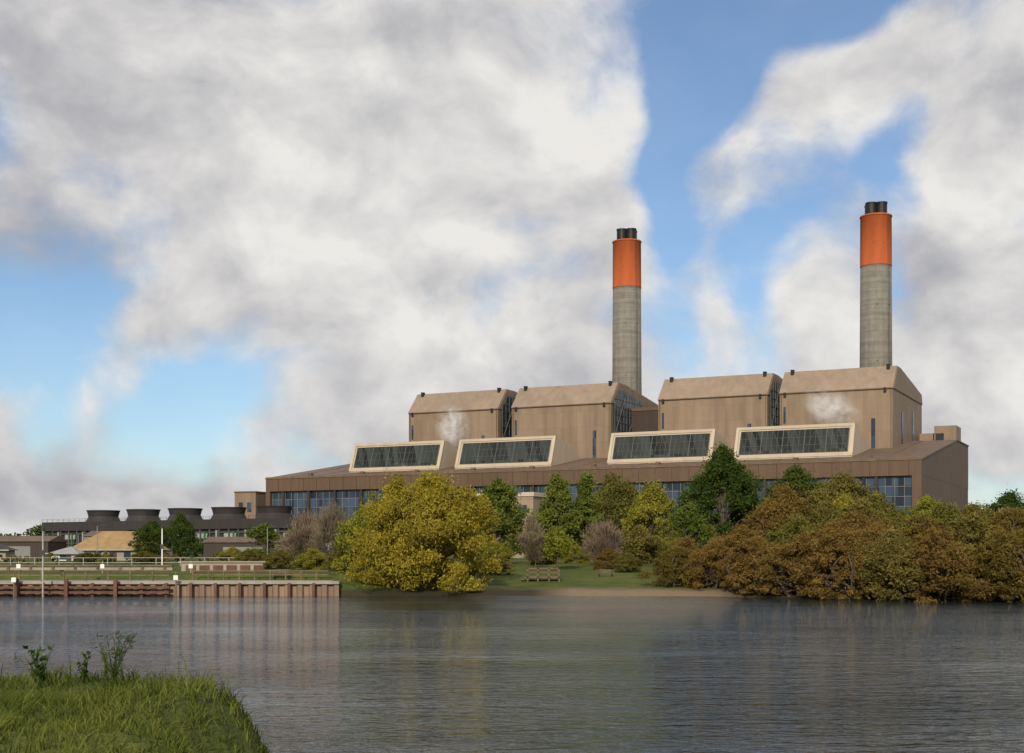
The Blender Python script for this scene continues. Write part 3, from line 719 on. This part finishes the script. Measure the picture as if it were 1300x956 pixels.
# ------------------------------------------------------------------ near bank grass & weeds
L_grass=leaf_mat('grass_blades',(.045,.07,.012),(.19,.20,.045),.35)
k=46000
gx=rng.uniform(-11,0.5,k); gy=rng.uniform(8,18.8,k)
bxx=np.interp(gy,BXY,BXX)+.25*np.sin(gy*1.3); s_=np.maximum(gx-bxx,gy-17.3)
keep=(s_<1.3)&(abs(gx)<gy*.42+.5); gx=gx[keep];gy=gy[keep];k=len(gx); zz=hgt(gx,gy)
cl_=np.sin(gx*2.1+gy)*np.sin(gy*1.7)+.6*np.sin(gx*5.3-gy*2.9)*np.sin(gy*4.1+gx)
hg=rng.uniform(.05,.18,k)*(1+.55*cl_); hg=np.maximum(hg,.03); lean=rng.normal(size=(k,2))*.55
tall=rng.uniform(size=k)<.025; hg[tall]*=1.9
wv=rng.normal(size=(k,2)); wv/=np.linalg.norm(wv,axis=1,keepdims=True); wdt=.006+.004*rng.uniform(size=k)
B0=np.stack([gx,gy,zz-.02],1); W0=np.stack([wv[:,0]*wdt,wv[:,1]*wdt,np.zeros(k)],1)
M1=B0+np.stack([lean[:,0]*hg*.35,lean[:,1]*hg*.35,hg*.6],1); T1=B0+np.stack([lean[:,0]*hg,lean[:,1]*hg,hg],1)
VV=np.stack([B0-W0,B0+W0,M1+W0*.8,M1-W0*.8,T1+W0*.1,T1-W0*.1],1).reshape(-1,3); b=np.arange(k)*6
QQ=np.concatenate([np.stack([b,b+1,b+2,b+3],1),np.stack([b+3,b+2,b+4,b+5],1)])
tn=np.repeat(np.clip(rng.uniform(0,.9,k)+.25*cl_+(rng.uniform(size=k)<.06)*.8,0,1.5),6)
link(bpy.data.objects.new('grass',quads_mesh('grass',VV,QQ,[L_grass],None,tn)))
def weed(name,x,y,H,nst,mat,lsz,asp,spread,nl):
    paths=[];C=[];Dd=[]
    for s in range(nst):
        a=rng.uniform(0,6.28); sp=rng.uniform(.2,1)*spread; P_=[]
        for q in np.linspace(0,1,6):
            P_.append((math.cos(a)*sp*q**1.5+rng.normal()*.008,math.sin(a)*sp*q**1.5+rng.normal()*.008,H*q*rng.uniform(.97,1.03),.006*(1-q)+.002))
        paths.append(P_)
        pp=np.array([p_[:3] for p_ in P_])
        for _ in range(nl):
            q=rng.uniform(.25,1)*5; i=min(int(q),4); c=pp[i]+(pp[i+1]-pp[i])*(q-i); d=rng.normal(size=3)+np.array([0,0,.4]); d/=np.linalg.norm(d)
            C.append(c+d*lsz*.5);Dd.append(d)
            if asp<.3:
                paths.append([(*c,.002),(*(c+d*lsz*.8),.0015)])
    BV,BQ=tubes(paths,4); k=len(C); LV,LQ=leaves(np.array(C),np.array(Dd),lsz*rng.uniform(.6,1.2,k),lsz*asp*rng.uniform(.7,1.2,k))
    me=quads_mesh(name,np.concatenate([BV,LV]),np.concatenate([BQ,LQ+len(BV)]),[mat,mat],None,np.concatenate([np.full(len(BV),.2),np.repeat(rng.uniform(0,1,k),4)]))
    o=bpy.data.objects.new(name,me); o.location=(x,y,gz(x,y)-.02); link(o)
weed('broadleaf_weed',-5.65,16.3,.50,7,L_dgreen,.085,.75,.22,9)
weed('broadleaf_weed',-5.2,16.5,.40,5,L_dgreen,.07,.7,.2,7)
weed('wild_fennel',-4.75,16.2,.66,9,L_dgreen,.10,.12,.34,22)
weed('wild_fennel',-4.95,16.6,.40,6,L_green,.08,.12,.24,16)
weed('wild_fennel',-5.9,16.8,.38,6,L_green,.08,.2,.3,12)

# ------------------------------------------------------------------ steam (in-scatter of the dense vapour approximated by a faint volume emission)
sm=bpy.data.materials.new('steam_volume'); nt,ns,lk=nodes_of(sm)
tc=N(nt,'ShaderNodeTexCoord').outputs['Object']
ln=vmath(nt,'LENGTH',tc,out=1); fall=maprange(nt,ln,.1,.95,1,0,True)
nz=noise(nt,tc,1.9,3,.62,.8)
dn=mathn(nt,'MULTIPLY',fall,maprange(nt,nz,.42,.66,0,1))
pv=N(nt,'ShaderNodeVolumePrincipled'); pv.inputs['Color'].default_value=(.97,.97,.97,1); lk.new(mathn(nt,'MULTIPLY',dn,.32),pv.inputs['Density']); pv.inputs['Anisotropy'].default_value=0
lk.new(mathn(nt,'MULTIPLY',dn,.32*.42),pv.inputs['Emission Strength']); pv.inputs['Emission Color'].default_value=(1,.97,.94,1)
o=N(nt,'ShaderNodeOutputMaterial'); lk.new(pv.outputs[0],o.inputs[1])
try: sm.cycles.volume_step_rate=5
except Exception: pass
def steam(lx,ly,z,sx,sy,sz,tilt):
    m=MB(); m.lathe([(.01,-1),(.5,-.87),(.87,-.5),(1,0),(.87,.5),(.5,.87),(.01,1)],0,0,20); m.f.append(tuple(range(20))[::-1])
    o=m.obj('steam_plume',sm); c,s_=math.cos(rad(-26.23)),math.sin(rad(-26.23))
    o.location=(129.6+lx*c-ly*s_,430+lx*s_+ly*c,z); o.scale=(sx,sy,sz); o.rotation_euler=(0,rad(tilt),0)
steam(-189,36,56,9,6,11,-14); steam(-37,36,56,13,6,8.5,25)
